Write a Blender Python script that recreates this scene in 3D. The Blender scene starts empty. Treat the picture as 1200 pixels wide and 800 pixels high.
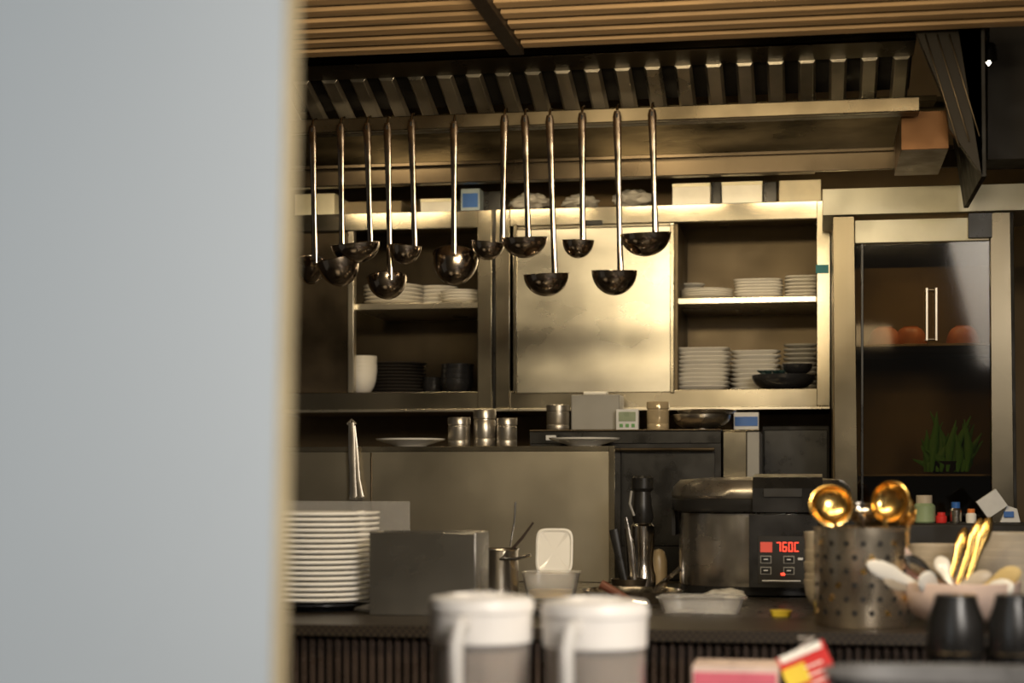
import bpy, bmesh, math, random
from mathutils import Vector, Matrix, noise
random.seed(7)
scene=bpy.context.scene
F=2000.0; HOR=560.0; CZ=1.24; A=math.radians(10)
ca,sa=math.cos(A),math.sin(A)
def ray(px):
    u=(px-600)/F
    return -sa+ca*u, ca+sa*u
def T(px,Y): return Y/ray(px)[1]
def X(px,Y): return ray(px)[0]*T(px,Y)
def Z(px,py,Y): return CZ+(HOR-py)*T(px,Y)/F
def mp(px,Y): return T(px,Y)/F
def P(px,py,Y): return Vector((X(px,Y),Y,Z(px,py,Y)))

# ---------------- materials ----------------
def newmat(name):
    m=bpy.data.materials.new(name); m.use_nodes=True
    nt=m.node_tree; b=nt.nodes['Principled BSDF']
    return m,nt,b
def plain(name,col,rough=.5,metal=0,trans=0,noise_amt=.12,scale=18,emis=None,estr=0,coat=0,alpha=1,bump=0,stretch=(1,1,1),ior=1.45,detail=5):
    m,nt,b=newmat(name)
    b.inputs['Metallic'].default_value=metal
    b.inputs['Transmission Weight'].default_value=trans
    b.inputs['Coat Weight'].default_value=coat
    b.inputs['Alpha'].default_value=alpha
    b.inputs['IOR'].default_value=ior
    tc=nt.nodes.new('ShaderNodeTexCoord'); mpn=nt.nodes.new('ShaderNodeMapping')
    mpn.inputs['Scale'].default_value=stretch
    n=nt.nodes.new('ShaderNodeTexNoise'); n.inputs['Scale'].default_value=scale; n.inputs['Detail'].default_value=detail
    nt.links.new(tc.outputs['Object'],mpn.inputs[0]); nt.links.new(mpn.outputs[0],n.inputs['Vector'])
    r=nt.nodes.new('ShaderNodeValToRGB')
    a=1-noise_amt; c=1+noise_amt
    r.color_ramp.elements[0].position=.3; r.color_ramp.elements[1].position=.7
    r.color_ramp.elements[0].color=(col[0]*a,col[1]*a,col[2]*a,1)
    r.color_ramp.elements[1].color=(min(1,col[0]*c),min(1,col[1]*c),min(1,col[2]*c),1)
    nt.links.new(n.outputs[0],r.inputs[0]); nt.links.new(r.outputs[0],b.inputs['Base Color'])
    mr=nt.nodes.new('ShaderNodeMapRange'); mr.inputs[1].default_value=.3; mr.inputs[2].default_value=.7; mr.inputs[3].default_value=max(.02,rough*.75); mr.inputs[4].default_value=min(1,rough*1.3)
    nt.links.new(n.outputs[0],mr.inputs[0]); nt.links.new(mr.outputs[0],b.inputs['Roughness'])
    if bump:
        bp=nt.nodes.new('ShaderNodeBump'); bp.inputs['Strength'].default_value=bump; bp.inputs['Distance'].default_value=.003
        nt.links.new(n.outputs[0],bp.inputs['Height']); nt.links.new(bp.outputs[0],b.inputs['Normal'])
    if emis:
        b.inputs['Emission Color'].default_value=(*emis,1); b.inputs['Emission Strength'].default_value=estr
    return m
steel=plain('steel_brushed',(.38,.34,.26),.23,.97,noise_amt=.15,scale=5,bump=.04)
steel_edge=plain('steel_bright_edge',(.58,.53,.43),.3,.9,noise_amt=.12,scale=5)
steel_fr=plain('steel_fridge_frame',(.13,.11,.075),.23,.97,noise_amt=.2,scale=4,bump=.04)
steel_door=plain('steel_door',(.60,.56,.46),.30,.93,noise_amt=.2,scale=4.5,bump=.12,stretch=(1,1,1.6),detail=8)
steel_dk=plain('steel_dark',(.13,.10,.065),.34,.92,noise_amt=.3,scale=7)
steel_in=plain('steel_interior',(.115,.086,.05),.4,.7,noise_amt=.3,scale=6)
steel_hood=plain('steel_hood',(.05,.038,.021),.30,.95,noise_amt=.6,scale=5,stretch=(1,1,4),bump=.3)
steel_baf=plain('steel_baffle',(.46,.42,.35),.33,.94,noise_amt=.25,scale=9)
steel_panel=plain('steel_panel',(.48,.43,.33),.32,.92,noise_amt=.12,scale=2.5,bump=.04)
steel_mir=plain('steel_polished',(.55,.5,.43),.17,1,noise_amt=.25,scale=30)
steel_ladle=plain('steel_ladle',(.46,.385,.31),.17,1,noise_amt=.35,scale=25)
steel_soft=plain('steel_satin',(.57,.53,.47),.24,.98,noise_amt=.08,scale=10)
steel_rough=plain('steel_satin_rough',(.46,.42,.36),.34,.92,noise_amt=.08,scale=10)
steel_bin=plain('steel_bin',(.38,.36,.32),.28,.95,noise_amt=.06,scale=4)
gold=plain('gold_metal',(.72,.46,.15),.2,1,noise_amt=.1)
cream=plain('cream_panel',(.74,.69,.52),.4,.2,noise_amt=.06)
white=plain('white_ceramic',(.82,.79,.73),.22,0,noise_amt=.03,coat=.3)
paper=plain('white_card',(.86,.83,.75),.7,0,noise_amt=.06)
greyp=plain('grey_plastic',(.27,.26,.24),.45,.2,noise_amt=.05)
black=plain('black_plastic',(.014,.013,.012),.3,0,noise_amt=.2)
blackm=plain('black_matte',(.012,.01,.008),.6,0,noise_amt=.3)
darkbowl=plain('dark_ceramic',(.02,.02,.022),.25,0,noise_amt=.2,coat=.3)
wood=plain('wood_slat',(.52,.34,.18),.6,0,noise_amt=.25,scale=6,stretch=(1,12,12))
wood_dk=plain('wood_dark',(.03,.018,.011),.5,0,noise_amt=.3,scale=8)
palepink=plain('pink_white_ceramic',(.76,.58,.49),.3,0,noise_amt=.1)
pink=plain('pink_ceramic',(.7,.42,.36),.3,0,noise_amt=.1)
red=plain('red_card',(.6,.03,.025),.4,0,noise_amt=.08)
redled=plain('red_led',(.8,.05,.02),.4,0,emis=(1,.06,.03),estr=2.2)
label=plain('label_white',(.6,.6,.6),.5,0)
blue=plain('blue_label',(.03,.12,.4),.4,0)
green=plain('green_plastic',(.12,.3,.1),.5,0)
leaf=plain('reflection_green',(.09,.33,.05),.5,0)
yellow=plain('yellow_plastic',(.75,.55,.05),.4,0)
frost=plain('frosted_plastic',(.92,.88,.83),.4,0,trans=.06,noise_amt=.02)
handlep=plain('frosted_handle',(.88,.85,.81),.4,0,trans=.4,noise_amt=.02)
clear=plain('clear_plastic',(.92,.9,.87),.15,0,trans=.85,noise_amt=.03,ior=1.2)
jugbody=plain('jug_frosted_body',(.94,.91,.87),.16,0,trans=.85,noise_amt=.03,ior=1.2)
liquid=plain('jug_tea',(.36,.27,.195),.4,0,trans=.05,noise_amt=.06)
tan=plain('tan_bowl',(.46,.39,.3),.35,0,noise_amt=.12)
brownb=plain('brown_reflection_bowl',(.5,.18,.07),.4,0,noise_amt=.2)
paint=plain('paint_grey',(.67,.71,.73),.6,0,noise_amt=.05,scale=1.5)
edgew=plain('partition_edge',(.66,.55,.34),.5,0,noise_amt=.08)  # warm kitchen light on the edge partly put into this yellow
tile=plain('backsplash',(.22,.15,.075),.4,.4,noise_amt=.25,scale=5)
wallm=plain('wall_dark',(.04,.03,.022),.7,0,noise_amt=.2)
floorm=plain('floor_tile',(.12,.1,.08),.5,0,noise_amt=.2)
counterm=plain('counter_dark',(.05,.042,.034),.3,.2,noise_amt=.4,scale=40,bump=.2)
woodl=plain('wood_light',(.6,.45,.2),.5)
def weave():
    m,nt,b=newmat('woven_mat')
    tc=nt.nodes.new('ShaderNodeTexCoord'); ck=nt.nodes.new('ShaderNodeTexChecker'); ck.inputs['Scale'].default_value=170
    ck.inputs[1].default_value=(.04,.029,.018,1); ck.inputs[2].default_value=(.01,.007,.005,1)
    nt.links.new(tc.outputs['Object'],ck.inputs[0]); nt.links.new(ck.outputs[0],b.inputs['Base Color']); b.inputs['Roughness'].default_value=.4
    return m
weavem=weave()
def glassmat():
    m,nt,b=newmat('dark_glass')
    out=nt.nodes['Material Output']
    tr=nt.nodes.new('ShaderNodeBsdfTransparent'); tr.inputs[0].default_value=(.68,.62,.5,1)
    gl=nt.nodes.new('ShaderNodeBsdfGlossy'); gl.inputs['Roughness'].default_value=.05; gl.inputs[0].default_value=(.8,.8,.8,1)
    fr=nt.nodes.new('ShaderNodeFresnel'); fr.inputs[0].default_value=1.5
    mx=nt.nodes.new('ShaderNodeMixShader')
    nt.links.new(fr.outputs[0],mx.inputs[0]); nt.links.new(tr.outputs[0],mx.inputs[1]); nt.links.new(gl.outputs[0],mx.inputs[2]); nt.links.new(mx.outputs[0],out.inputs[0])
    return m
glass=glassmat()

# ---------------- mesh builder ----------------
class M:
    def __init__(s): s.bm=bmesh.new(); s.mats=[]
    def mi(s,mat):
        if mat not in s.mats: s.mats.append(mat)
        return s.mats.index(mat)
    def face(s,vs,i):
        try:
            f=s.bm.faces.new(vs); f.material_index=i; return f
        except ValueError: return None
    def box(s,x0,x1,y0,y1,z0,z1,mat,R=None,piv=None):
        i=s.mi(mat)
        x0,x1=sorted((x0,x1)); y0,y1=sorted((y0,y1)); z0,z1=sorted((z0,z1))
        co=[Vector(c) for c in((x0,y0,z0),(x1,y0,z0),(x1,y1,z0),(x0,y1,z0),(x0,y0,z1),(x1,y0,z1),(x1,y1,z1),(x0,y1,z1))]
        if R is not None:
            piv=piv or Vector(((x0+x1)/2,(y0+y1)/2,(z0+z1)/2))
            co=[R@(c-piv)+piv for c in co]
        v=[s.bm.verts.new(c) for c in co]
        for q in((0,3,2,1),(4,5,6,7),(0,1,5,4),(1,2,6,5),(2,3,7,6),(3,0,4,7)): s.face([v[k] for k in q],i)
    def pbox(s,p0,p1,q0,q1,Y,dep,mat,**k):
        pm=(p0+p1)/2
        s.box(X(p0,Y),X(p1,Y),Y,Y+dep,Z(pm,q1,Y),Z(pm,q0,Y),mat,**k)
    def lathe(s,prof,c,mat,seg=32,R=None,sx=1,sy=1,pw=1,fn=None):
        i=s.mi(mat); rings=[]
        for r,z in prof:
            if r<1e-5:
                p=Vector((0,0,z)); 
                if R is not None:p=R@p
                rings.append([s.bm.verts.new(p+Vector(c))]); continue
            ring=[]
            for k in range(seg):
                a=2*math.pi*k/seg
                cx,cy=math.cos(a),math.sin(a)
                if pw!=1:
                    cx=math.copysign(abs(cx)**pw,cx); cy=math.copysign(abs(cy)**pw,cy)
                p=Vector((r*cx*sx,r*cy*sy,z))
                if fn: p=fn(p)
                if R is not None:p=R@p
                ring.append(s.bm.verts.new(p+Vector(c)))
            rings.append(ring)
        for a,b in zip(rings,rings[1:]):
            if len(a)==1 and len(b)==1: continue
            for k in range(seg):
                k2=(k+1)%seg
                if len(a)==1: s.face([a[0],b[k],b[k2]],i)
                elif len(b)==1: s.face([a[k],a[k2],b[0]],i)
                else: s.face([a[k],a[k2],b[k2],b[k]],i)
    def tube(s,pts,r,mat,seg=8,sx=1,sy=1,ref=None):
        i=s.mi(mat); pts=[Vector(p) for p in pts]
        n=len(pts); rs=r if isinstance(r,(list,tuple)) else [r]*n
        ref=Vector(ref or (0,-1,0)); rings=[]
        for k,p in enumerate(pts):
            d=(pts[min(k+1,n-1)]-pts[max(k-1,0)]).normalized()
            rf=ref if abs(d.dot(ref))<.95 else Vector((1,0,0.1))
            a=d.cross(rf).normalized(); b=a.cross(d).normalized()
            rings.append([s.bm.verts.new(p+a*math.cos(2*math.pi*j/seg)*rs[k]*sx+b*math.sin(2*math.pi*j/seg)*rs[k]*sy) for j in range(seg)])
        for a,b in zip(rings,rings[1:]):
            for j in range(seg): s.face([a[j],a[(j+1)%seg],b[(j+1)%seg],b[j]],i)
        s.face(rings[0][::-1],i); s.face(rings[-1],i)
    def prism(s,pts,vec,mat):
        i=s.mi(mat); vec=Vector(vec)
        a=[s.bm.verts.new(Vector(p)) for p in pts]; b=[s.bm.verts.new(Vector(p)+vec) for p in pts]
        n=len(a); s.face(a[::-1],i); s.face(b,i)
        for k in range(n): s.face([a[k],a[(k+1)%n],b[(k+1)%n],b[k]],i)
    def done(s,name,bevel=0,seg=2):
        bmesh.ops.recalc_face_normals(s.bm,faces=s.bm.faces[:])
        me=bpy.data.meshes.new(name)
        cs=[v.co for v in s.bm.verts]
        mn=Vector((min(c[k] for c in cs) for k in range(3))); mx=Vector((max(c[k] for c in cs) for k in range(3)))
        o=Vector(((mn.x+mx.x)/2,(mn.y+mx.y)/2,mn.z))
        bmesh.ops.translate(s.bm,verts=s.bm.verts[:],vec=-o)
        for f in s.bm.faces: f.smooth=True
        s.bm.to_mesh(me); s.bm.free()
        for m in s.mats: me.materials.append(m)
        me.set_sharp_from_angle(angle=math.radians(35))
        ob=bpy.data.objects.new(name,me); ob.location=o; scene.collection.objects.link(ob)
        if bevel:
            b=ob.modifiers.new('bevel','BEVEL'); b.width=bevel; b.segments=seg; b.limit_method='ANGLE'; b.angle_limit=math.radians(50)
        return ob

def simple_box(name,*a,bevel=0):
    m=M(); m.box(*a); return m.done(name,bevel)

# ---------------- room ----------------
simple_box('floor',-3,2.5,-2.5,4.7,-.05,0,floorm)
simple_box('wall_back',-3,.8,4.66,4.76,0,2.6,tile)
simple_box('wall_right',.75,.85,2.7,4.66,0,2.6,wallm)
simple_box('wall_left',-3.05,-2.95,2.7,4.66,0,2.6,wallm)
simple_box('ceiling',-3,2.5,1.9,4.76,2.6,2.66,wallm)

# near partition at left, very out of focus
m=M()
Y1=1.30; Y2=1.334
xe=X(325,Y1)
zb,zt=0,2.6
def xat(z): return xe+.022*(z-1.34)
pts=[(-2.6,Y1,zb),(xat(zb),Y1,zb),(xat(zt),Y1,zt),(-2.6,Y1,zt)]
m.prism(pts,(0,Y2-Y1-.004,0),paint)
m.prism([(xat(zb)+.0005,Y1+.002,zb),(xat(zb)+.0005,Y2,zb),(xat(zt)+.0005,Y2,zt),(xat(zt)+.0005,Y1+.002,zt)],(.002,0,0),edgew)
m.done('wall_partition')

# ---------------- cupboards ----------------
YC=4.25; YB=4.6; ZT=1.92; ZS=1.69
def cx(p): return X(p,YC)
m=M()
xl=cx(300); xr=cx(973)
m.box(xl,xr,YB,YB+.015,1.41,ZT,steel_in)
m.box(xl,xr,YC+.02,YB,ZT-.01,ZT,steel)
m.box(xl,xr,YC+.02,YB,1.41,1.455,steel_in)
m.box(xl,xr,YC,YC+.02,1.876,ZT,steel)
m.box(xl,xr,YC,YC+.02,1.412,1.46,steel)
m.box(xl,xr,YC-.012,YC-.0005,1.408,1.416,steel_edge)
for a,b in((560,577),(581,598),(957,973)):
    m.box(cx(a),cx(b),YC-.006,YC+.019,1.417,ZT-.001,steel)
m.box(cx(577),cx(581),YC-.001,YC+.03,1.412,ZT,black)
m.box(xl,xl+.02,YC+.02,YB,1.41,ZT,steel)
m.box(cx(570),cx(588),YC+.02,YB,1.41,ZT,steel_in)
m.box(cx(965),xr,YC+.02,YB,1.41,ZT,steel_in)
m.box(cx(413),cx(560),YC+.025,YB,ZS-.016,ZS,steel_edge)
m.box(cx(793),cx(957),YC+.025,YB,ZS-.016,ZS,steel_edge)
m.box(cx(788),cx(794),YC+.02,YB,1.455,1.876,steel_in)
m.box(cx(407),cx(414),YC+.004,YC+.03,1.46,1.876,steel_edge)
m.box(xl,cx(407),YC+.012,YC+.028,1.46,1.876,steel_dk)
# sliding door leaf
m.pbox(601,790,263,460,YC-.004,.018,steel_door)
m.pbox(601,606,263,460,YC-.009,.0045,steel)
m.pbox(785,790,263,460,YC-.009,.0045,steel)
m.pbox(606,785,263,267,YC-.008,.0035,steel)
m.pbox(683,706,258,264,YC-.012,.01,black)
m.done('kitchen_cupboard',.002)
m=M(); m.pbox(956,971,310,320,YC-.009,.002,plain('teal_tape',(.02,.2,.25),.5)); m.done('teal_tape')

def plate_stack(name,px,Y,zbase,wpx,hpx,n,mat,sq=1,sy=1,flare=.012,jit=.002):
    m=M(); k=mp(px,Y); r=wpx*k/2; H=hpx*k; st=(H-flare)/max(1,n-1) if n>1 else 0
    c=X(px,Y)
    for i in range(n):
        z=zbase+i*st; th=min(.003,st*.6 if n>1 else .003)
        ox=random.uniform(-jit,jit); oy=random.uniform(-jit,jit)
        prof=[(0,z),(r*.55,z),(r*.62,z+.001),(r*.97,z+flare-th),(r,z+flare-th*.3),(r*.98,z+flare),(r*.6,z+th+.001),(0,z+th)]
        m.lathe([(a,b) for a,b in prof],(c+ox,Y+oy,0),mat,32,pw=sq,sy=sy)
    return m.done(name)
def bowl_prof(r,h,th=.004,foot=.45):
    pr=[(0,0),(r*foot,0),(r*foot,h*.06)]
    for t in(.15,.3,.5,.7,.85,1): pr.append((r*(foot+(1-foot)*math.sin(t*math.pi/2)**.8),h*(.06+.94*t**1.4)))
    pr.append((r-th*.3,h+th*.2)); 
    for t in(.95,.8,.6,.4,.2,0): pr.append((max(0,r*(foot+(1-foot)*math.sin(t*math.pi/2)**.8)-th),h*(.06+.94*t**1.4)+th*.6))
    pr.append((0,h*.06+th*.6)); return pr
def bowl_stack(name,px,Y,zbase,wpx,hpx,n,mat,bh=.05,foot=.45):
    m=M(); k=mp(px,Y); r=wpx*k/2; H=hpx*k; st=(H-bh)/max(1,n-1)
    for i in range(n):
        z=zbase+i*st
        m.lathe([(a,b+z) for a,b in bowl_prof(r,bh,foot=foot)],(X(px,Y)+random.uniform(-.0015,.0015),Y,0),mat,36)
    return m.done(name)
plate_stack('plate_stack',462,4.37,ZS+.0005,72,24,5,white)
plate_stack('plate_stack',512,4.42,ZS+.0005,50,24,5,white)
plate_stack('plate_stack',541,4.35,ZS+.0005,50,16,4,white)
bowl_stack('bowl_stack',424,4.34,1.4555,36,46,5,white,.06,foot=.35)
bowl_stack('dark_bowl_stack',536,4.35,1.4555,38,36,4,darkbowl,.04)
bowl_stack('dark_bowl_stack',508,4.42,1.4555,24,22,3,darkbowl,.03)
plate_stack('dark_plate_stack',464,4.45,1.4555,72,40,10,plain('dark_grey_ceramic',(.06,.052,.045),.4))  # dark grey plates in the lower compartment
plate_stack('plate_stack',828,4.35,ZS+.0005,62,12,4,white,flare=.01)
plate_stack('rectangular_plate_stack',889,4.36,ZS+.0005,57,23,6,white,sq=.45,sy=.7,flare=.012)
plate_stack('plate_stack',940,4.36,ZS+.0005,40,26,6,white,sq=.5,flare=.01)
plate_stack('plate_stack',812,4.50,ZS+.0005,30,26,5,white,flare=.01)
plate_stack('square_plate_stack',824,4.35,1.4555,64,52,10,white,sq=.35,sy=.8,flare=.017,jit=.003)
plate_stack('square_plate_stack',886,4.41,1.4555,59,50,9,white,sq=.45,sy=.65,flare=.015,jit=.003)
plate_stack('plate_stack',938,4.46,1.4555,40,58,11,white,sq=.6,flare=.01)
m=M(); k=mp(918,4.31)
m.lathe([(a,b+1.456) for a,b in bowl_prof(37*k,.04,foot=.4)],(X(918,4.31),4.315,0),darkbowl,36)
m.done('dark_serving_bowl')
cloth=plain('dark_green_cloth',(.01,.035,.035),.6)
m=M(); m.lathe([(a,b+1.4975) for a,b in bowl_prof(18*k,.026,foot=.45)],(X(934,4.32),4.32,0),darkbowl,28)
for j in range(9):
    a=X(903,4.32)+random.uniform(-.025,.025)
    m.tube([(a,4.31+random.uniform(-.02,.02),1.48),(a+random.uniform(-.01,.01),4.31,1.505),(a+random.uniform(-.03,.03),4.30,1.507)],[.004,.006,.002],cloth,6)
m.done('small_dark_bowl')

def carton(name,a,b,t,bt,Y,dep,mat,trim=None,lab=None):
    m=M(); pm=(a+b)/2; zt=Z(pm,t,Y)
    m.box(X(a,Y),X(b,Y),Y,Y+dep,ZT+.001,zt,mat)
    if trim: m.box(X(a,Y)-.0008,X(b,Y)+.0008,Y-.0008,Y+dep,zt-.008,zt+.001,trim)
    if lab: m.box(X(pm-9,Y),X(pm+9,Y),Y-.001,Y,ZT+.012,zt-.012,lab)
    return m.done(name,.001)
carton('cardboard_carton',788,832,215,240,4.27,.12,paper,cream)
carton('black_box',834,845,213,240,4.32,.1,black)
carton('cardboard_carton',846,893,213,240,4.26,.14,paper,cream)
carton('black_box',895,910,213,240,4.31,.1,black)
carton('cardboard_carton',913,962,211,236,4.27,.12,plain('card_tan',(.6,.54,.4),.7),None)
carton('paper_carton',493,532,233,250,4.30,.1,paper,cream)
carton('tea_carton',540,562,221,250,4.28,.1,plain('carton_grey_blue',(.3,.36,.4),.6),None,blue)
carton('black_box',563,590,224,250,4.33,.1,black)
carton('steel_tray',345,392,227,252,4.27,.15,cream,None)
carton('paper_carton',400,470,236,250,4.36,.15,plain('card_dim',(.35,.28,.18),.7),None)
def crumple(name,px,py,Y,wx,wz,wy,mat,zb=None,amp=.35):
    bm=bmesh.new(); bmesh.ops.create_icosphere(bm,subdivisions=4,radius=1)
    c=P(px,py,Y)
    for v in bm.verts:
        n=noise.noise(v.co*2.3+Vector((px,py,0)))+.5*noise.noise(v.co*6+Vector((px,0,py)))
        v.co=Vector((v.co.x*wx,v.co.y*wy,v.co.z*wz))*(1+amp*n)
    mn=min(v.co.z for v in bm.verts)
    me=bpy.data.meshes.new(name)
    for f in bm.faces: f.smooth=True
    bm.to_mesh(me); bm.free(); me.materials.append(mat)
    ob=bpy.data.objects.new(name,me); scene.collection.objects.link(ob)
    ob.location=(c.x,c.y,(zb-mn) if zb is not None else c.z)
    return ob
film=plain('plastic_film',(.75,.72,.66),.18,0,trans=.45,noise_amt=.1)
crumple('plastic_bag',622,235,4.33,.05,.022,.05,film,ZT+.001)
crumple('plastic_bag',742,228,4.33,.05,.024,.05,film,ZT+.001)
crumple('plastic_bag',680,236,4.33,.045,.018,.05,film,ZT+.001)

# ---------------- refrigerator with glass door ----------------
YF=3.98
m=M()
fx=lambda p:X(p,YF)
zb1=Z(1080,250,YF); zt1=Z(1080,219,YF)
m.box(fx(964),fx(1235),YF-.01,YF+.25,zb1,zt1,cream)
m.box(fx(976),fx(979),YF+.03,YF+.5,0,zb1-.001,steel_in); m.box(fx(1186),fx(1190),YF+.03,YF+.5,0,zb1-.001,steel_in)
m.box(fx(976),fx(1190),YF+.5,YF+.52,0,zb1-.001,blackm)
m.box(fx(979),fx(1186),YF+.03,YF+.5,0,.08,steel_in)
m.prism([(fx(976),YF-.005,zb1-.003),(fx(1001),YF-.005,zb1-.003),(fx(1012),YF-.005,.05),(fx(982),YF-.005,.05)],(0,.035,0),steel_fr)
m.prism([(fx(1160),YF-.005,zb1-.003),(fx(1186),YF-.005,zb1-.003),(fx(1198),YF-.005,.05),(fx(1166),YF-.005,.05)],(0,.035,0),steel_fr)
m.prism([(fx(1183),YF-.007,zb1-.003),(fx(1187),YF-.007,zb1-.003),(fx(1199),YF-.007,.05),(fx(1195),YF-.007,.05)],(0,.002,0),blackm)
zg=Z(1080,283,YF)
m.box(fx(1002),fx(1159),YF,YF+.03,zg,zb1-.012,cream)
m.box(fx(1134),fx(1162),YF-.014,YF-.0055,zg+.004,zb1-.004,black)
m.box(fx(1005),fx(1158),YF,YF+.03,.05,.25,steel)
m.box(fx(1003),fx(1164),YF+.01,YF+.016,.25,zg,glass)
m.box(fx(1009),fx(1012),YF+.002,YF+.01,.25,zg,black)
for z in(1.55,1.25,.95,.6):
    m.box(fx(979),fx(1186),YF+.06,YF+.478,z-.006,z,steel_dk)
for a in(1084,1095):
    m.box(fx(a),fx(a+3),YF-.022,YF-.014,1.55,1.67,steel_rough)
m.box(fx(1084),fx(1098),YF-.014,YF+.01,1.552,1.556,steel_dk)
m.box(fx(1084),fx(1098),YF-.014,YF+.01,1.664,1.668,steel_dk)
m.box(fx(979),fx(1186),YF+.48,YF+.49,.3,zg,steel_in)
m.done('glass_door_refrigerator',.002)
for px in(1035,1065,1125):
    m=M(); m.lathe([(a,.045-b+1.5515) for a,b in bowl_prof(19*mp(px,4.2),.045)],(X(px,4.2),4.12,0),brownb,28); m.done('brown_reflection_bowl')  # bowls added in place of warm brown reflections on the glass
m=M()
for j in range(70):
    a=X(1110,4.15)+random.uniform(-.05,.05); b=4.17+random.uniform(-.04,.04)
    z1=1.25+random.uniform(.03,.15)
    m.tube([(a,b,1.255),(a+.005,b,(1.25+z1)/2),(a+random.uniform(-.04,.04),b,z1)],[.003,.010,.001],leaf,6,sy=.2)
m.lathe([(0,1.2505),(.03,1.2505),(.045,1.28),(.043,1.28),(.03,1.255),(0,1.255)],(X(1110,4.15),4.17,0),steel_dk)
m.done('plant_reflection_standin')  # leaves added in place of a plant's green reflection on the glass

# ---------------- hood ----------------
m=M()
HX0=-1.55; HX1=X(1078,3.48)
m.box(HX0,HX1,3.48,3.50,1.969,1.998,plain('steel_rail',(.19,.155,.10),.28,.95,noise_amt=.35,scale=6))
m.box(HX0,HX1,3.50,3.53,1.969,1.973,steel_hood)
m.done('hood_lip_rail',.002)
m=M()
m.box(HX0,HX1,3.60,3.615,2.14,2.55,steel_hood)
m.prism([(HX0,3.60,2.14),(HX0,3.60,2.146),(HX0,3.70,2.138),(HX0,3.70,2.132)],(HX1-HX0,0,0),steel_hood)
m.prism([(HX0,3.70,2.16),(HX0,3.70,2.166),(HX0,3.87,2.106),(HX0,3.87,2.10)],(HX1-HX0,0,0),blackm)
x=HX0
xe2=X(1062,3.8)
while x<xe2:
    w=.038
    m.prism([(x,3.70,2.133),(x+w*.15,3.70,2.125),(x+w*.85,3.70,2.125),(x+w,3.70,2.133),(x+w,3.70,2.137),(x,3.70,2.137)],(0,.17,-.06),steel_baf)
    x+=.066
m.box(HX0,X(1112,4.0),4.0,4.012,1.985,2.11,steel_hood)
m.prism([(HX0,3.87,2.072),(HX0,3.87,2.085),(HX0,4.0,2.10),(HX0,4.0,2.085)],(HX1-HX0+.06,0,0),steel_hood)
m.prism([(HX0,3.93,1.978),(HX0,3.93,1.936),(HX0,3.945,1.936),(HX0,3.945,1.985)],(X(1150,3.93)-HX0,0,0),steel_dk)
m.box(HX0,X(955,3.93),3.945,4.22,1.980,1.988,steel_dk)
m.box(HX0,X(1150,3.93),3.915,3.93,1.974,1.982,steel_dk)
m.pbox(1056,1112,130,175,3.55,.3,plain('steel_glow_tint',(.085,.042,.018),.36,.9))  # orange glow on this box put into its brown colour
sidem=plain('hood_side_dark',(.025,.02,.014),.5,.5,noise_amt=.4,scale=6)
m.prism([P(1072,34,3.50),P(1150,20,3.50),P(1152,207,3.50),P(1112,150,3.50),P(1108,120,3.50)],(0,.02,0),sidem)
m.prism([P(1120,20,3.50),P(1154,20,3.50),P(1156,207,3.50),P(1150,207,3.50)],(0,.4,0),blackm)
for q in(0,1,2):
    m.tube([P(1084+q*14,40,3.497),P(1124+q*12,172-q*6,3.497)],.0018,steel_dk,6)
m.done('range_hood',.001)
simple_box('wall_column',X(1156,3.85),.75,3.82,3.95,1.93,2.6,plain('column_grey',(.06,.052,.045),.6))
m=M(); c=P(1158,68,3.7)
m.lathe([(0,.03),(.012,.03),(.02,0),(.018,0),(0,.004)],c,black,20,R=Matrix.Rotation(math.radians(40),3,'X'))
m.lathe([(0,.002),(.009,.002),(.007,-.014),(0,-.024)],c+Vector((0,-.01,.004)),plain('lamp_glow',(1,1,1),.4,emis=(1,.9,.7),estr=9),16)
m.tube([c+Vector((0,0,.02)),c+Vector((0,0.02,.9))],.003,black)
m.done('pendant_spot_lamp')

# ---------------- slatted ceiling ----------------
m=M()
yk=3.445
while yk>2.5:
    for a,b in((-1.9,-.617),(-.583,.74)):
        m.box(a,b,yk-.038,yk,2.120,2.128,wood)
        m.box(a,b,yk-.035,yk-.003,2.128,2.165,wood_dk)  # darker wood puts the shade on the slat sides into colour
    yk-=.075
for xx in(-1.4,-.2,.3,.7):
    m.box(xx-.012,xx+.012,2.5,3.44,2.166,2.19,wood_dk)
m.box(-.615,-.585,2.5,3.46,2.110,2.19,wood_dk)
m.box(-1.9,.74,2.5,3.44,2.2,2.21,wood_dk)
m.done('ceiling_slats')

# ---------------- ladles ----------------
def ladle_shell(m,c,opening,r,dep,mat):
    R=Vector((0,0,1)).rotation_difference(Vector(opening)).to_matrix()
    pr=[]
    for k in range(0,11):
        a=k/10*math.pi/2; pr.append((r*math.sin(a),-dep*math.cos(a)))
    pr.append((r*1.04,.001)); pr.append((r*.97,.0015))
    for k in range(10,-1,-1):
        a=k/10*math.pi/2; pr.append((max(0,(r-.0018)*math.sin(a)),-(dep-.0018)*math.cos(a)))
    pr[-1]=(0,-(dep-.0018))
    m.lathe(pr,c,mat,40,R=R)
YL=3.468
LD=[
(366,147,369,361,36,303,332,1,(.25,-.5)),
(399,145,401,402,50,305,338,0,(-.2,.15)),
(430,144,434,423,57,288,311,0,(-.08,.12)),
(454,144,457,448,47,322,348,1,(-.1,.2)),
(482,140,486,479,38,289,311,0,(.1,.08)),
(532,142,532,529,54,297,333,1,(.05,.45)),
(591,135,589,574,39,284,305,0,(.1,.1)),
(615,135,619,619,53,281,305,0,(.0,.12)),
(644,135,650,644,53,323,349,0,(-.03,.1)),
(682,132,683,680,37,283,304,0,(.04,.1)),
(723,130,727,723,53,319,348,0,(.02,.13)),
(764,128,768,759,59,276,303,0,(-.03,.12)),
]
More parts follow.
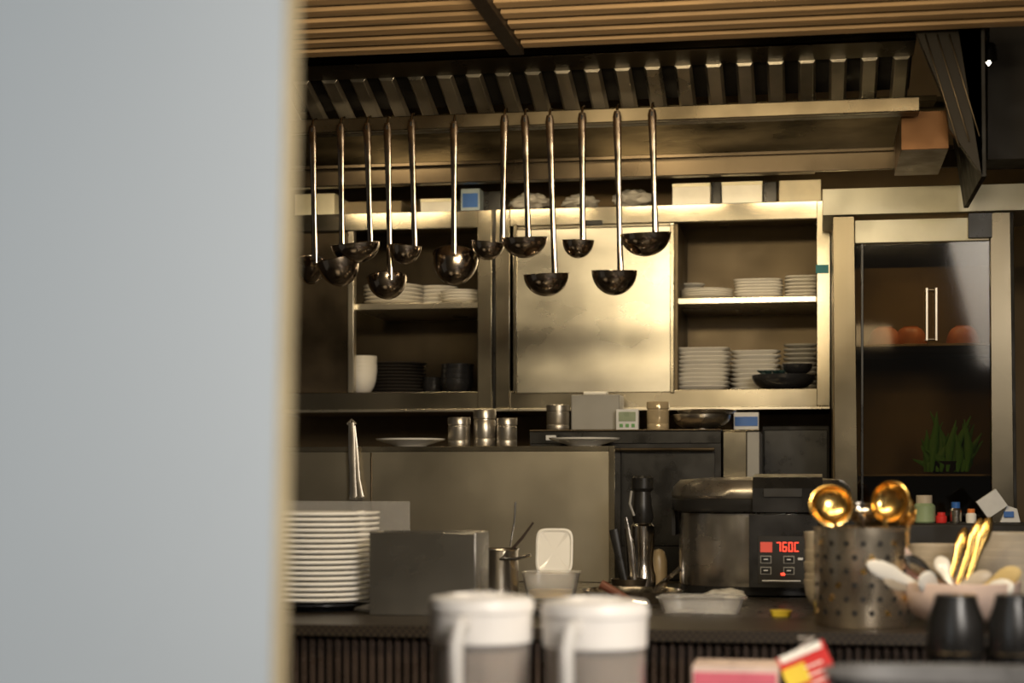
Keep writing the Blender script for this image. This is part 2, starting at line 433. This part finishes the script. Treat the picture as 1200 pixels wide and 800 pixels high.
for (tx,ty,jx,bx,w,ry,by,fr,tl) in LD:
    m=M(); k=mp(bx,YL); r=w*k/2; dep=(by-ry)*k*.98
    Yh=YL
    top=P(tx,ty,Yh); join=P(jx,ry,Yh)
    c=Vector((0,0,join.z-.002))
    dx=(jx-bx)*k; yo=math.sqrt(max(0,(r*.98)**2-dx*dx))
    c.y=Yh+yo if fr else Yh-yo
    c.x=join.x-dx
    op=Vector((tl[0],-tl[1] if not fr else tl[1],1)).normalized()
    ladle_shell(m,c,op,r,dep,steel_ladle)
    mid=top.lerp(join,.5)
    hk=[join+Vector((0,0,-.010)),join+Vector((0,0,.012)),join.lerp(top,.25),mid,join.lerp(top,.8),top+Vector((0,0,-.012)),top,]
    m.tube(hk,[.0066,.0066,.0058,.0058,.0075,.0086,.006],steel_ladle,10,sy=.34)
    m.tube([top+Vector((0,.0,-.002)),top+Vector((0,.008,.013 if top.z<2.0 else .004)),top+Vector((0,.03,.02)),top+Vector((0,.040,.008)),top+Vector((0,.041,-.012))],.0022,steel_ladle,8)
    m.box(top.x-.0018,top.x+.0018,Yh-.0036,Yh-.002,top.z-.014,top.z-.005,blackm)
    m.tube([join+Vector((-.004,-.002,-.004)),join+Vector((.004,-.002,-.004))],.003,steel_ladle,8)
    m.done('ladle')

# ---------------- counter ----------------
m=M()
m.box(-1.7,.74,2.97,3.89,.94,1.0,counterm)
m.box(-1.7,.74,2.70,2.97,.982,1.0,weavem)
m.box(-1.7,.74,2.735,3.88,.02,.94,blackm)
m.box(-1.7,.74,2.728,2.97,.94,.982,blackm)
x=-1.7
ribm=plain('rib_dark_wood',(.042,.029,.022),.28,0,noise_amt=.3,coat=.4)
while x<.735:
    m.tube([(x,2.722,.982),(x,2.722,0.0)],.0056,ribm,6); x+=.0145
m.done('ribbed_bar_counter')
simple_box('back_counter',-1.7,0.0,4.02,4.62,0,.998,steel_dk)

m=M()
m.box(X(300,3.9),X(714,3.9),3.9,3.915,1.0005,1.302,steel_panel)
m.box(X(300,3.9),X(714,3.9),3.897,4.012,1.302,1.314,steel)
m.box(X(714,3.9),X(721,3.9),3.893,4.0,1.0005,1.314,steel)
m.box(X(434,3.9),X(436,3.9),3.8985,3.9,1.001,1.30,steel_dk)
m.done('steel_shelf_unit',.0015)

ZP=1.3145
def saucer(name,px,Y,w,z):
    m=M(); r=w*mp(px,Y)/2
    m.lathe([(0,z),(r*.45,z),(r*.5,z+.003),(r*.97,z+.015),(r,z+.019),(r*.96,z+.0185),(r*.5,z+.006),(0,z+.005)],(X(px,Y),Y,0),white,48)
    m.done(name)
saucer('white_plate',481,3.945,82,ZP); saucer('white_plate',685,3.94,84,ZP)
def tin(name,px,Y,z,w,h,mat=steel_soft,lid=True):
    m=M(); k=mp(px,Y); r=w*k/2; H=h*k
    m.lathe([(0,0),(r*.95,0),(r,.002),(r,H*.2),(r*.97,H*.22),(r,H*.24),(r,H*.68),(r*.96,H*.7),(r*.96,H*.74),(r*1.03,H*.76),(r*1.03,H*.97),(r*.98,H),(r*.3,H),(r*.28,H*1.01),(0,H*1.01)],(X(px,Y),Y,z),mat,32)
    m.done(name)
tin('spice_shaker_tin',538,3.955,ZP,26,34,steel_rough); tin('spice_shaker_tin',568,3.965,ZP,26,43,steel_rough); tin('spice_shaker_tin',594,3.95,ZP,24,33,steel_rough)

m=M()
YO=4.03; zo=1.352
ox=lambda p:X(p,YO)
m.box(ox(621),ox(845),YO,YO+.4,1.0,zo,blackm)
m.box(ox(621),ox(845),YO-.004,YO-.0005,zo-.03,zo-.002,black)
m.box(ox(640),ox(652),YO-.006,YO-.004,zo-.022,zo-.01,label)
m.box(ox(728),ox(838),YO-.004,YO-.0005,1.08,zo-.05,black)
m.tube([(ox(728),YO-.02,zo-.045),(ox(838),YO-.02,zo-.045)],.004,steel_dk)
m.box(ox(621),ox(845),YO-.006,YO+.4,zo,zo+.003,steel_dk)
m.done('black_oven',.002)
ZO=zo+.0035
m=M()
m.box(X(847,4.03),X(875,4.03),4.03,4.26,1.0,zo-.003,steel); m.box(X(847,4.03),X(890,4.03),4.03,4.26,zo-.003,zo+.001,steel)
m.box(X(875,4.03),X(890,4.03),4.035,4.26,1.0,zo-.003,greyp)
m.done('steel_side_cabinet',.002)
tin('spice_shaker_tin',654,4.1,ZO,27,30,steel_rough)
tin('glass_spice_jar',771,4.1,ZO,26,33,plain('jar_brown',(.5,.4,.25),.15,.3))
m=M(); k=mp(697,4.1)
m.box(X(669,4.1),X(726,4.1),4.1,4.2,ZO,ZO+42*k,greyp); m.box(X(682,4.1),X(710,4.1),4.12,4.16,ZO+42*k,ZO+46*k,paper)
m.done('grey_tissue_dispenser',.003)
m=M(); k=mp(735,4.08)
m.box(X(722,4.07),X(748,4.07),4.07,4.09,ZO,ZO+24*k,label); m.box(X(725,4.07),X(745,4.07),4.0685,4.07,ZO+10*k,ZO+21*k,plain('lcd_green',(.25,.3,.2),.3))
for q in(728,735,742): m.box(X(q-2,4.07),X(q+2,4.07),4.068,4.07,ZO+3*k,ZO+7*k,green)
m.done('kitchen_timer',.001)
m=M(); r=34*mp(822,4.12)
m.lathe([(a,b+ZO) for a,b in bowl_prof(r,.036,foot=.4)],(X(822,4.12),4.12,0),steel_soft,40)
m.lathe([(a,b+ZO+.0365) for a,b in bowl_prof(r*1.02,.010,foot=.7)],(X(828,4.12),4.12,0),steel_soft,40); m.done('steel_mixing_bowl')
m=M(); m.pbox(860,889,483,503,4.2,.05,label); m.pbox(861,888,488,499,4.198,.0015,blue); m.done('blue_labelled_tub',.003)
m=M(); m.box(X(893,4.3),X(972,4.3),4.3,4.45,1.0,1.37,blackm); m.box(X(895,4.3),X(970,4.3),4.295,4.2995,1.1,1.36,black); m.done('dark_void_box',.003)  # black box added to fill the dark void beneath the cupboard

# tongs resting on the shelf panel
m=M()
for s in(-1,1):
    a=P(412,495,3.880); b=P(414+s*1.2,530,3.880); c_=P(416+s*2,562,3.880); e=P(418+s*3.4,583,3.880)
    off=Vector((0,.004*s,0))
    m.tube([a+off,a.lerp(b,.5)+off,b+off,b.lerp(c_,.5)+off,c_+off,e+off],[.0065,.0078,.0082,.0075,.0072,.009],steel_rough,8,sy=.18)
    for j in(-1,0,1):
        m.lathe([(0,-.001),(.0042,-.001),(.0042,.001),(0,.001)],e+off+Vector((j*.006,0,-.001)),steel_rough,12,R=Matrix.Rotation(math.radians(90),3,'X'))
m.tube([P(407,497,3.880),P(412,492,3.880),P(417,497,3.880)],.004,steel_rough)
m.tube([P(412,497,3.882),P(412,516,3.896),P(412,518,3.896)],.002,steel_rough)
m.done('serving_tongs')

# ---------------- things on the counter ----------------
m=M(); Y=3.02; px=372; k=mp(px,Y); r=73*k
m.lathe([(0,1.0005),(r*.6,1.0005),(r*.62,1.004),(r*.9,1.012),(r*.9,1.015),(0,1.012)],(X(px,Y),Y,0),darkbowl,48)
n=17; zz=1.0155; st=(Z(px,598,Y)-.012-zz)/(n-1)
for i in range(n):
    z=zz+i*st; o=random.uniform(-.0015,.0015)
    m.lathe([(0,z),(r*.6,z),(r*.64,z+.001),(r*.98,z+.005),(r,z+.0080),(r*.985,z+.0105),(r*.62,z+.005),(0,z+.004)],(X(px,Y)+o,Y+o,0),white,56)
m.done('plate_pile')
m=M(); Y=2.90
x0,x1=X(433,Y),X(560,Y); zt_=Z(496,624,Y); x1-=.004
m.box(x0,x1,Y,Y+.003,1.0005,zt_,steel_bin); m.box(x0,x1,Y+.12,Y+.123,1.0005,zt_,steel_bin)
m.box(x0,x0+.003,Y+.003,Y+.12,1.0005,zt_,steel_bin); m.box(x1-.003,x1,Y+.003,Y+.12,1.0005,zt_,steel_bin); m.box(x0+.003,x1-.003,Y+.003,Y+.12,1.0005,1.003,steel_bin)
m.done('stainless_cutlery_bin',.001)
m=M(); m.box(X(330,3.4),X(480,3.4),3.4,3.404,1.0045,Z(440,587,3.4),clear); m.box(X(330,3.4),X(480,3.4),3.38,3.424,1.0005,1.004,clear); m.done('acrylic_sheet_guard')
m=M(); Y=3.35; px=584; k=mp(px,Y); r=24*k
m.lathe([(0,1.0005),(r*.95,1.0005),(r,1.006),(r,1.0+.095),(r*1.05,1.098),(r*1.03,1.1),(r*.95,1.096),(r*.95,1.008),(0,1.006)],(X(px,Y),Y,0),steel_soft,36)
m.tube([P(561,655,Y-.02),P(604,655,Y-.05),P(622,650,Y-.05)],.003,steel_mir)
m.tube([P(596,648,Y),P(612,630,Y),P(625,612,Y)],[.003,.003,.002],wood_dk)
m.tube([P(598,640,Y+.02),P(603,610,Y+.02),P(604,588,Y+.02)],.002,steel_soft)
m.done('stockpot')
m=M(); Y=3.44
R=Matrix.Rotation(math.radians(82),3,'X')
c=P(650,646,Y); k=mp(650,Y)
m.lathe([(0,0),(.028*1.0,0),(.030,.002),(.030,.006),(.0275,.008),(.025,.005),(0,.005)],c,white,40,R=R,sx=22*k/.030,sy=27*k/.030,pw=.4)
m.done('white_container_lid')
m=M(); Y=3.36; k=mp(643,Y)
h=Z(643,671,Y)-1
m.lathe([(0,0.0008),(27*k,0.0008),(33*k,h),(35*k,h+.002),(33*k,h+.003),(31*k,h),(26*k,.003),(0,.003)],(X(646,Y),Y,1),clear,40,pw=.55,sy=.9)
m.lathe([(0,.004),(24*k,.004),(26*k,.018),(0,.02)],(X(646,Y),Y,1),woodl,40,pw=.55,sy=.85)
m.done('clear_food_container')
m=M(); Y=3.66; px=753; k=mp(px,Y); z=lambda py:Z(px,py,Y)
pr=[(0,z(557)),(10*k,z(557)),(13*k,z(560)),(13*k,z(572)),(10*k,z(576)),(11*k,z(590)),(13*k,z(606)),(11*k,z(612)),(10*k,z(614))]
m.lathe(pr,(X(px,Y),Y,0),black,28)
m.lathe([(10.4*k,z(612)),(14*k,z(616)),(14*k,z(640)),(13*k,z(650)),(13*k,z(660)),(14*k,z(668)),(16*k,z(674)),(16*k,1.001),(0,1.001)],(X(px,Y),Y,0),steel_mir,28)
m.tube([P(740,575,Y-.02),P(738,590,Y-.022),P(743,604,Y-.02)],.003,greyp)
m.done('immersion_blender')
m=M(); Y=3.55
m.tube([P(733,684,Y),P(727,660,Y),P(719,620,Y)],[.006,.008,.010],black,10,sy=.6)
m.tube([P(741,684,Y+.02),P(738,640,Y+.02),P(733,606,Y+.02)],[.012,.010,.004],steel_mir,10,sy=.3)
m.lathe([(0,0.0005),(.032,0.0005),(.038,.03),(.036,.03),(.032,.004),(0,.004)],(X(737,Y),Y,1.0),steel_dk,32)
m.done('knife_and_spatula_holder')
m=M(); Y=3.7; k=mp(770,Y)
m.lathe([(0,0.0005),(9*k,0.0005),(10*k,.005),(10*k,.06),(7*k,.08),(4*k,.085),(0,.087)],(X(772,Y),Y,1),plain('bottle_pale',(.3,.22,.12),.4),28); m.done('spice_bottle')

# rice cooker
m=M(); Y=3.64; px=892; c=(X(px,Y),Y,0); q=.72
m.lathe([(0,1.0005),(.165,1.0005),(.172,1.004),(.172,1.02)],c,black,64,pw=q)
m.lathe([(.170,1.02),(.171,1.03),(.171,1.168),(.168,1.172)],c,steel_soft,64,pw=q)
m.lathe([(.168,1.170),(.184,1.172),(.187,1.178),(.187,1.196),(.183,1.2)],c,black,64,pw=q)
m.lathe([(.185,1.199),(.187,1.204),(.183,1.222),(.17,1.236),(.12,1.241),(0,1.243)],c,plain('cooker_lid',(.24,.215,.18),.3,.85),64,pw=q)
for s in(-1,1):
    hx=c[0]+s*.172
    m.box(hx-.004,hx+.004+s*.016,Y-.06,Y+.06,1.12,1.19,black)
yf=Y-.187
fxx=lambda p:X(p,yf); zf=lambda py:Z(912,py,yf)
m.prism([(fxx(882),yf-.012,zf(600)),(fxx(882),yf-.014,zf(572)),(fxx(882),yf+.01,zf(559)),(fxx(882),yf+.12,zf(555)),(fxx(882),yf+.12,zf(600))],(fxx(966)-fxx(884),0,0),black)
m.box(fxx(895),fxx(940),yf-.017,yf-.0125,zf(582),zf(572),blackm)
m.box(fxx(878),fxx(958),yf-.012,yf+.03,zf(688),zf(603),black)
yp=yf-.0125
pxx=lambda p:X(p,yp); zp=lambda py:Z(912,py,yp)
m.box(pxx(888),pxx(943),yp-.001,yp,zp(684),zp(628),blackm)
m.box(pxx(891),pxx(905),yp-.002,yp,zp(647),zp(635),plain('red_icon',(.4,.04,.03),.4,emis=(1,.15,.08),estr=.3))
SEG={'7':'abc','6':'acdefg','0':'abcdef','C':'adef','1':'bc'}
def digit(ch,p0,p1,t,b):
    mid=(t+b)/2; w=1.1
    d={'a':(p0,p1,t,t+w),'d':(p0,p1,b-w,b),'g':(p0,p1,mid-w/2,mid+w/2),'f':(p0,p0+w,t,mid),'e':(p0,p0+w,mid,b),'b':(p1-w,p1,t,mid),'c':(p1-w,p1,mid,b)}
    for s_ in SEG[ch]:
        a,b2,c2,d2=d[s_]; m.box(pxx(a),pxx(b2),yp-.0025,yp,zp(d2),zp(c2),redled)
for j,ch in enumerate('760C'):
    digit(ch,910+j*7,915+j*7,635,646)
for a in(891,918):
    for b in(651,664):
        m.box(pxx(a),pxx(a+13),yp-.002,yp,zp(b+9),zp(b),greyp); m.box(pxx(a+1),pxx(a+12),yp-.003,yp,zp(b+8),zp(b+1),black)
        m.box(pxx(a+4),pxx(a+9),yp-.0034,yp,zp(b+5),zp(b+3.5),label)
m.box(pxx(915),pxx(920),yp-.003,yp,zp(674),zp(671),redled)
m.box(pxx(935),pxx(941),yp-.003,yp,zp(656),zp(653),label)
m.box(pxx(893),pxx(938),yp-.0015,yp,zp(681),zp(679.5),label)
m.done('rice_cooker',.002)

m=M(); Y=3.30; px=740; k=mp(px,Y); r=58*k
m.lathe([(0,1.0005),(r*.8,1.0005),(r,1.022),(r*1.02,1.024),(r*.98,1.022),(r*.78,1.004),(0,1.004)],(X(px,Y),Y,0),steel_mir,48)
for j in range(16):
    a=random.uniform(0,6.28); rr=random.uniform(0,r*.7)
    m.lathe([(0,0),(.008,.002),(.006,.007),(0,.009)],(X(px,Y)+rr*math.cos(a),Y+rr*math.sin(a),1.005),plain('food_brown',(.25,.09,.04),.5) if j==0 else (bpy.data.materials['food_brown'] if j%2 else tan),8)
m.tube([P(768,692,Y),P(783,677,Y-.02),P(797,665,Y-.02)],[.008,.004,.006],steel_mir,8,sy=.5)
m.done('saute_pan')
m=M(); Y=3.16; m.tube([P(704,684,Y),P(720,693,Y),P(742,704,Y)],[.009,.008,.004],plain('spatula_brown',(.12,.04,.02),.4),10)
m.tube([P(742,704,Y),P(758,707,Y)],.005,steel_mir,8); m.done('wooden_handle_spatula')
m=M(); Y=3.06; k=mp(822,Y)
m.lathe([(0,.0008),(44*k,.0008),(50*k,.026),(53*k,.028),(50*k,.030),(47*k,.027),(42*k,.003),(0,.003)],(X(822,Y),Y,1),clear,48,pw=.5,sy=.7)
m.done('clear_plastic_tub')
crumple('plastic_bag',850,700,3.27,.04,.014,.035,film,1.0005,.3)
m=M(); m.lathe([(0,0),(.016,0),(.019,.010),(0,.012)],(X(915,3.0),3.0,1.0005),yellow,24,pw=.6); m.done('yellow_sponge')
m=M()
m.lathe([(0,0),(.05,0),(.062,.012),(.060,.014),(.047,.003),(0,.003)],(X(660,2.98),2.98,1.0005),steel_soft,40); m.done('small_steel_tray')

bowl_stack('tan_bowl_stack',970,3.14,1.0005,54,92,10,tan,.045)
bowl_stack('tan_bowl_stack',1098,3.08,1.0005,66,82,8,tan,.05)
bowl_stack('tan_bowl_stack',1184,3.05,1.0005,96,98,7,plain('grey_tan_bowl',(.42,.37,.3),.35),.065,foot=.38)

# perforated cutlery holder
m=M(); Y=2.84; px=1010; k=mp(px,Y); r=55*k; ztop=Z(px,617,Y); cc=(X(px,Y),Y,0)
hold=plain('steel_holder',(.72,.62,.48),.24,.95,noise_amt=.1)
m.lathe([(0,1.0005),(r*.97,1.0005),(r,1.004),(r,ztop-.004),(r*1.02,ztop-.003),(r*1.02,ztop),(r*.97,ztop),(r*.97,1.005),(0,1.005)],cc,hold,64)
for row in range(6):
    zz=1.025+row*(ztop-1.05)/5
    for j in range(18):
        a=2*math.pi*(j+.5*(row%2))/18
        nrm=Vector((math.cos(a),math.sin(a),0)); cpt=Vector(cc)+nrm*r+Vector((0,0,zz))
        R=Vector((0,0,1)).rotation_difference(nrm).to_matrix()
        m.lathe([(.0048,0),(.0048,.0006),(.004,.0006),(.0038,.0002),(0,.0002)],cpt,blackm if (j*7+row*3)%5 else gold,10,R=R)  # discs stand for holes; gold ones paint golden light showing through
m.done('perforated_cutlery_holder')
def stand_ladle(name,bx,by,Yb,r,op,foot,mat):
    m=M(); c=P(bx,by,Yb); op=Vector(op).normalized()
    ladle_shell(m,c,op,r,r*.62,mat)
    down=Vector((foot.x-c.x,foot.y-c.y,foot.z-c.z)).normalized()
    rim=c+(down-op*down.dot(op)).normalized()*r
    m.tube([rim-down*.006,rim.lerp(foot,.3)+Vector((0,-.003,0)),foot],[.005,.0042,.004],mat,8,sy=.5)
    m.done(name)
f=Vector(cc)
stand_ladle('gold_ladle',974,592,2.82,.034,(.15,-1,.35),f+Vector((-.03,0,1.02)),gold)
stand_ladle('gold_ladle',1043,588,2.84,.034,(-.6,-1,.2),f+Vector((.02,.01,1.02)),gold)
stand_ladle('gold_ladle',1056,594,2.88,.033,(.7,.5,.3),f+Vector((.045,.02,1.02)),gold)
stand_ladle('steel_ladle',1010,598,2.87,.030,(0,-.4,1),f+Vector((0,.03,1.02)),steel_mir)

# wide bowl with spoons
m=M(); Y=2.85; px=1122; k=mp(px,Y)
zr=.072
m.lathe([(a,b+1.0005) for a,b in bowl_prof(72*k,zr,.005,foot=.35)],(X(px,Y),Y,0),palepink,56)
m.done('wide_serving_bowl')
def spoon(name,a,b,w,mat):
    m=M(); a=Vector(a); b=Vector(b); d=(b-a).normalized()
    m.tube([a,a.lerp(b,.3),a.lerp(b,.5),a.lerp(b,.62),a.lerp(b,.74),a.lerp(b,.86),a.lerp(b,.95),b],[.004,.005,.006,w*.65,w,w*.98,w*.68,w*.25],mat,16,sy=.3,ref=(0,-1,.15))
    m.done(name)
SP=[((1100,700),(1026,622),.015,white,2.80),((1112,702),(1022,634),.014,pink,2.78),((1120,704),(1016,660),.014,white,2.755),((1100,700),(1036,678),.013,tan,2.77),
((1120,704),(1196,668),.015,woodl,2.80),((1110,706),(1188,686),.016,white,2.78),((1095,700),(1162,672),.013,tan,2.84),((1090,700),(1048,640),.016,palepink,2.80),((1120,704),(1078,676),.018,white,2.76),
((1130,700),(1060,652),.012,steel_mir,2.79),((1120,700),(1100,652),.013,white,2.88)]
for (p0,p1,w,mt,yy) in SP:
    spoon('soup_spoon',P(p0[0],p0[1],2.84),P(p1[0],p1[1],yy),w,mt)
for (p0,p1,w,mt) in [((1118,700),(1150,608),.011,gold),((1128,700),(1160,606),.011,gold),((1108,700),(1132,618),.010,gold)]:
    spoon('gold_spoon',P(p0[0],p0[1],2.88),P(p1[0],p1[1],2.93),w,mt)

m=M(); Y=3.5
m.box(X(1060,Y),X(1240,Y),Y,Y+.2,1.0005,Z(1130,614,Y),blackm); m.done('storage_crate',.004)
zc=Z(1130,614,Y)+.0005
def bottle(name,px,top,w,body,cap):
    m=M(); Yb=3.58; k=mp(px,Yb); r=w*k/2; zt=Z(px,top,Yb); H=zt-zc
    m.lathe([(0,0),(r*.9,0),(r,.003),(r,H*.6),(r*.7,H*.72)],(X(px,Yb),Yb,zc),body,24)
    m.lathe([(r*.72,H*.7),(r*.72,H*.98),(r*.65,H),(0,H)],(X(px,Yb),Yb,zc),cap,24); m.done(name)
bottle('green_sauce_bottle',1083,580,26,plain('pale_green',(.25,.32,.18),.4),tan); bottle('sauce_bottle',1103,600,13,red,red); bottle('sauce_bottle',1120,588,14,steel_soft,blue); bottle('sauce_bottle',1138,596,12,paper,plain('orange_cap',(.7,.2,.04),.4))
m=M()
R=Matrix.Rotation(math.radians(-35),3,'Y')
m.box(X(1148,3.6),X(1176,3.6),3.59,3.61,Z(1160,602,3.6),Z(1160,578,3.6),label,R=R)
m.prism([P(1172,612,3.6),P(1196,612,3.6),P(1192,596,3.6),P(1180,592,3.6)],(0,.02,0),label)
m.box(X(1176,3.6),X(1188,3.6),3.596,3.5995,Z(1180,606,3.6),Z(1180,599,3.6),blue)
m.done('tape_dispenser',.001)

# ---------------- near service table ----------------
ZTb=.856
m=M(); m.box(-.7,.55,1.75,2.5,ZTb-.03,ZTb,wood_dk)
for a in(-.65,.5):
    for b in(1.8,2.45): m.box(a-.02,a+.02,b-.02,b+.02,0,ZTb-.03,wood_dk)
m.done('service_table',.003)
def jug(px,Yj,w,top,ang):
    m=M(); k=mp(px,Yj); r=w*k/2; zt=Z(px,top,Yj); c=Vector((X(px,Yj),Yj,0)); z0=ZTb+.001
    zl=zt-.052
    m.lathe([(0,z0),(r*.86,z0),(r*.88,z0+.004),(r*.955,zl),(r*.935,zl),(r*.86,z0+.006),(0,z0+.006)],c,jugbody,48)
    m.lathe([(0,z0+.007),(r*.84,z0+.007),(r*.91,zl-.014),(0,zl-.014)],c,liquid,48)
    m.lathe([(r*.955,zl-.006),(r*.98,zl-.006),(r*.99,zl+.030),(r*1.02,zl+.032),(r*1.02,zl+.040),(r*.97,zl+.048),(r*.6,zl+.052),(r*.55,zl+.047),(0,zl+.047)],c,frost,56)
    m.box(c.x-.012,c.x+.012,c.y-r*.3,c.y+r*.2,zl+.047,zl+.055,frost)
    d=Vector((math.sin(ang),-math.cos(ang),0))
    hp=[c+d*r*.9+Vector((0,0,zl+.020)),c+d*(r+.022)+Vector((0,0,zl+.018)),c+d*(r+.034)+Vector((0,0,zl-.005)),c+d*(r+.032)+Vector((0,0,zl-.07)),c+d*(r+.022)+Vector((0,0,zl-.12)),c+d*r*.88+Vector((0,0,zl-.14))]
    m.tube(hp,[.011,.013,.013,.012,.011,.009],handlep,14,sy=.7,ref=(1,0,0))
    m.prism([c-d*r*.9+Vector((-.02,0,zl+.02)),c-d*r*.9+Vector((.02,0,zl+.02)),c-d*(r+.02)+Vector((0,0,zl+.045))],(0,0,.006),frost)
    m.done('water_jug')
jug(564,2.10,122,696,-.12); jug(697,2.10,124,701,-.22)
def dbot(px,Yj,w,top):
    m=M(); k=mp(px,Yj); r=w*k/2; zt=Z(px,top,Yj)-ZTb
    m.lathe([(0,0),(r*.95,0),(r,.004),(r,zt*.45),(r*.88,zt*.52),(r*.86,zt*.6),(r*.97,zt*.64),(r,zt*.68),(r*.98,zt*.84),(r*.75,zt*.95),(r*.7,zt),(r*.45,zt),(0,zt)],(X(px,Yj),Yj,ZTb+.0005),black,40)
    m.lathe([(r*.985,zt*.66),(r*1.01,zt*.665),(r*.99,zt*.67)],(X(px,Yj),Yj,ZTb+.0005),steel_dk,40)
    m.done('black_pepper_mill')
dbot(1120,2.36,68,697); dbot(1188,2.34,60,697)
m=M(); Y=2.3
R=Matrix.Rotation(math.radians(-24),3,'Y')@Matrix.Rotation(math.radians(-15),3,'X')
c=P(954,800,Y); w=.033;h=.048
m.box(c.x-w,c.x+w,Y-.008,Y+.008,c.z-h,c.z+h,red,R=R,piv=c)
m.box(c.x-w,c.x+w-.034,Y-.0095,Y-.008,c.z+.004,c.z+h-.018,yellow,R=R,piv=c)
m.box(c.x-w+.004,c.x+w-.004,Y-.0096,Y-.008,c.z+h-.010,c.z+h,paper,R=R,piv=c)
for j in range(4):
    m.box(c.x-.002,c.x+.022,Y-.010,Y-.008,c.z+.020-j*.011,c.z+.0225-j*.011,paper,R=R,piv=c)
m.tube([c+R@Vector((-.008,0,h)),c+Vector((0,0.01,h+.012)),c+Vector((-.02,.02,h+.010))],.0012,paper)
m.box(c.x-.03,c.x+.03,Y-.03,Y+.04,ZTb+.0005,c.z-.035,wood_dk)
m.done('red_tea_packet',.001)
m=M(); Y=2.25
m.box(X(811,Y),X(912,Y),Y,Y+.09,ZTb+.0005,Z(870,781,Y),palepink); m.box(X(813,Y),X(910,Y),Y-.001,Y-.0002,ZTb+.02,Z(870,788,Y),plain('pink_print',(.7,.15,.2),.5)); m.done('pink_menu_box',.001)
m=M(); Y=2.05; tz=Z(1130,782,Y)-ZTb
m.lathe([(0,0),(.11,0),(.13,.02),(.16,tz-.004),(.163,tz),(.155,tz-.003),(.12,.022),(0,.02)],(X(1130,Y),Y-.06,ZTb+.0005),plain('grey_tray',(.12,.115,.11),.35),56,pw=.6,sy=.6); m.done('grey_serving_tray')

# ---------------- lights ----------------
def area(name,loc,target,sx,sy,power,col,spread=180):
    l=bpy.data.lights.new(name,'AREA'); l.shape='RECTANGLE'; l.size=sx; l.size_y=sy; l.energy=power; l.color=col; l.spread=math.radians(spread)
    o=bpy.data.objects.new(name,l); o.location=loc
    o.rotation_euler=(Vector(target)-Vector(loc)).to_track_quat('-Z','Y').to_euler(); scene.collection.objects.link(o); return o
warm=(1,.78,.47)
for i,xx in enumerate((-1.1,-.72,-.36,-.02)):
    area('hood_lamp',(xx,4.02,1.967),(xx,4.3,1.72),.26,.016,.6,warm)
for i,xx in enumerate((-1.0,-.4)):
    area('hood_filter_lamp',(xx,3.72,2.045),(xx,4.3,1.5),.22,.05,.5,warm)
area('ceiling_downlight',(-.30,2.15,1.93),(-.50,4.2,1.5),.6,.08,9.5,(1,.81,.51))
area('ceiling_downlight',(.25,2.0,2.2),(.3,3.6,1.3),.3,.3,4.8,(1,.80,.5))
area('slat_fill_light',(-.2,2.4,1.7),(-.1,3.2,2.2),.9,.08,1.0,(1,.73,.40))  # unseen light added below the slats to brighten them
area('refrigerator_fill_light',(X(1085,4.1),4.08,1.815),(X(1085,4.2),4.15,1.2),.25,.03,.5,(1,.74,.45))  # added light that makes the things behind the glass show
area('jug_fill_light',(-1.9,-.9,1.9),(-.75,1.3,1.2),1.6,1.6,25,(.88,.95,1))
area('jug_fill_light',(.9,.5,2.0),(-.15,2.1,1.0),.6,.6,9.5,(1,.92,.83),75)  # unseen fill added near the jugs to brighten them
area('edge_fill_light',(.75,1.9,2.1),(-.35,1.34,1.3),.2,.2,2.4,(1,.75,.4))  # unseen light added to warm and brighten the partition edge
w=bpy.data.worlds.new('world'); scene.world=w; w.use_nodes=True
w.node_tree.nodes['Background'].inputs[0].default_value=(.5,.47,.42,1); w.node_tree.nodes['Background'].inputs[1].default_value=.12

# ---------------- camera ----------------
cam=bpy.data.cameras.new('camera'); cam.lens=60; cam.sensor_width=36; cam.shift_y=(HOR-400)/1200
cam.dof.use_dof=True; cam.dof.focus_distance=3.75; cam.dof.aperture_fstop=2.4; cam.clip_start=.02
co=bpy.data.objects.new('camera',cam); co.location=(0,0,CZ); co.rotation_euler=(math.radians(90),0,A); scene.collection.objects.link(co)
scene.camera=co
scene.view_settings.view_transform='Standard'
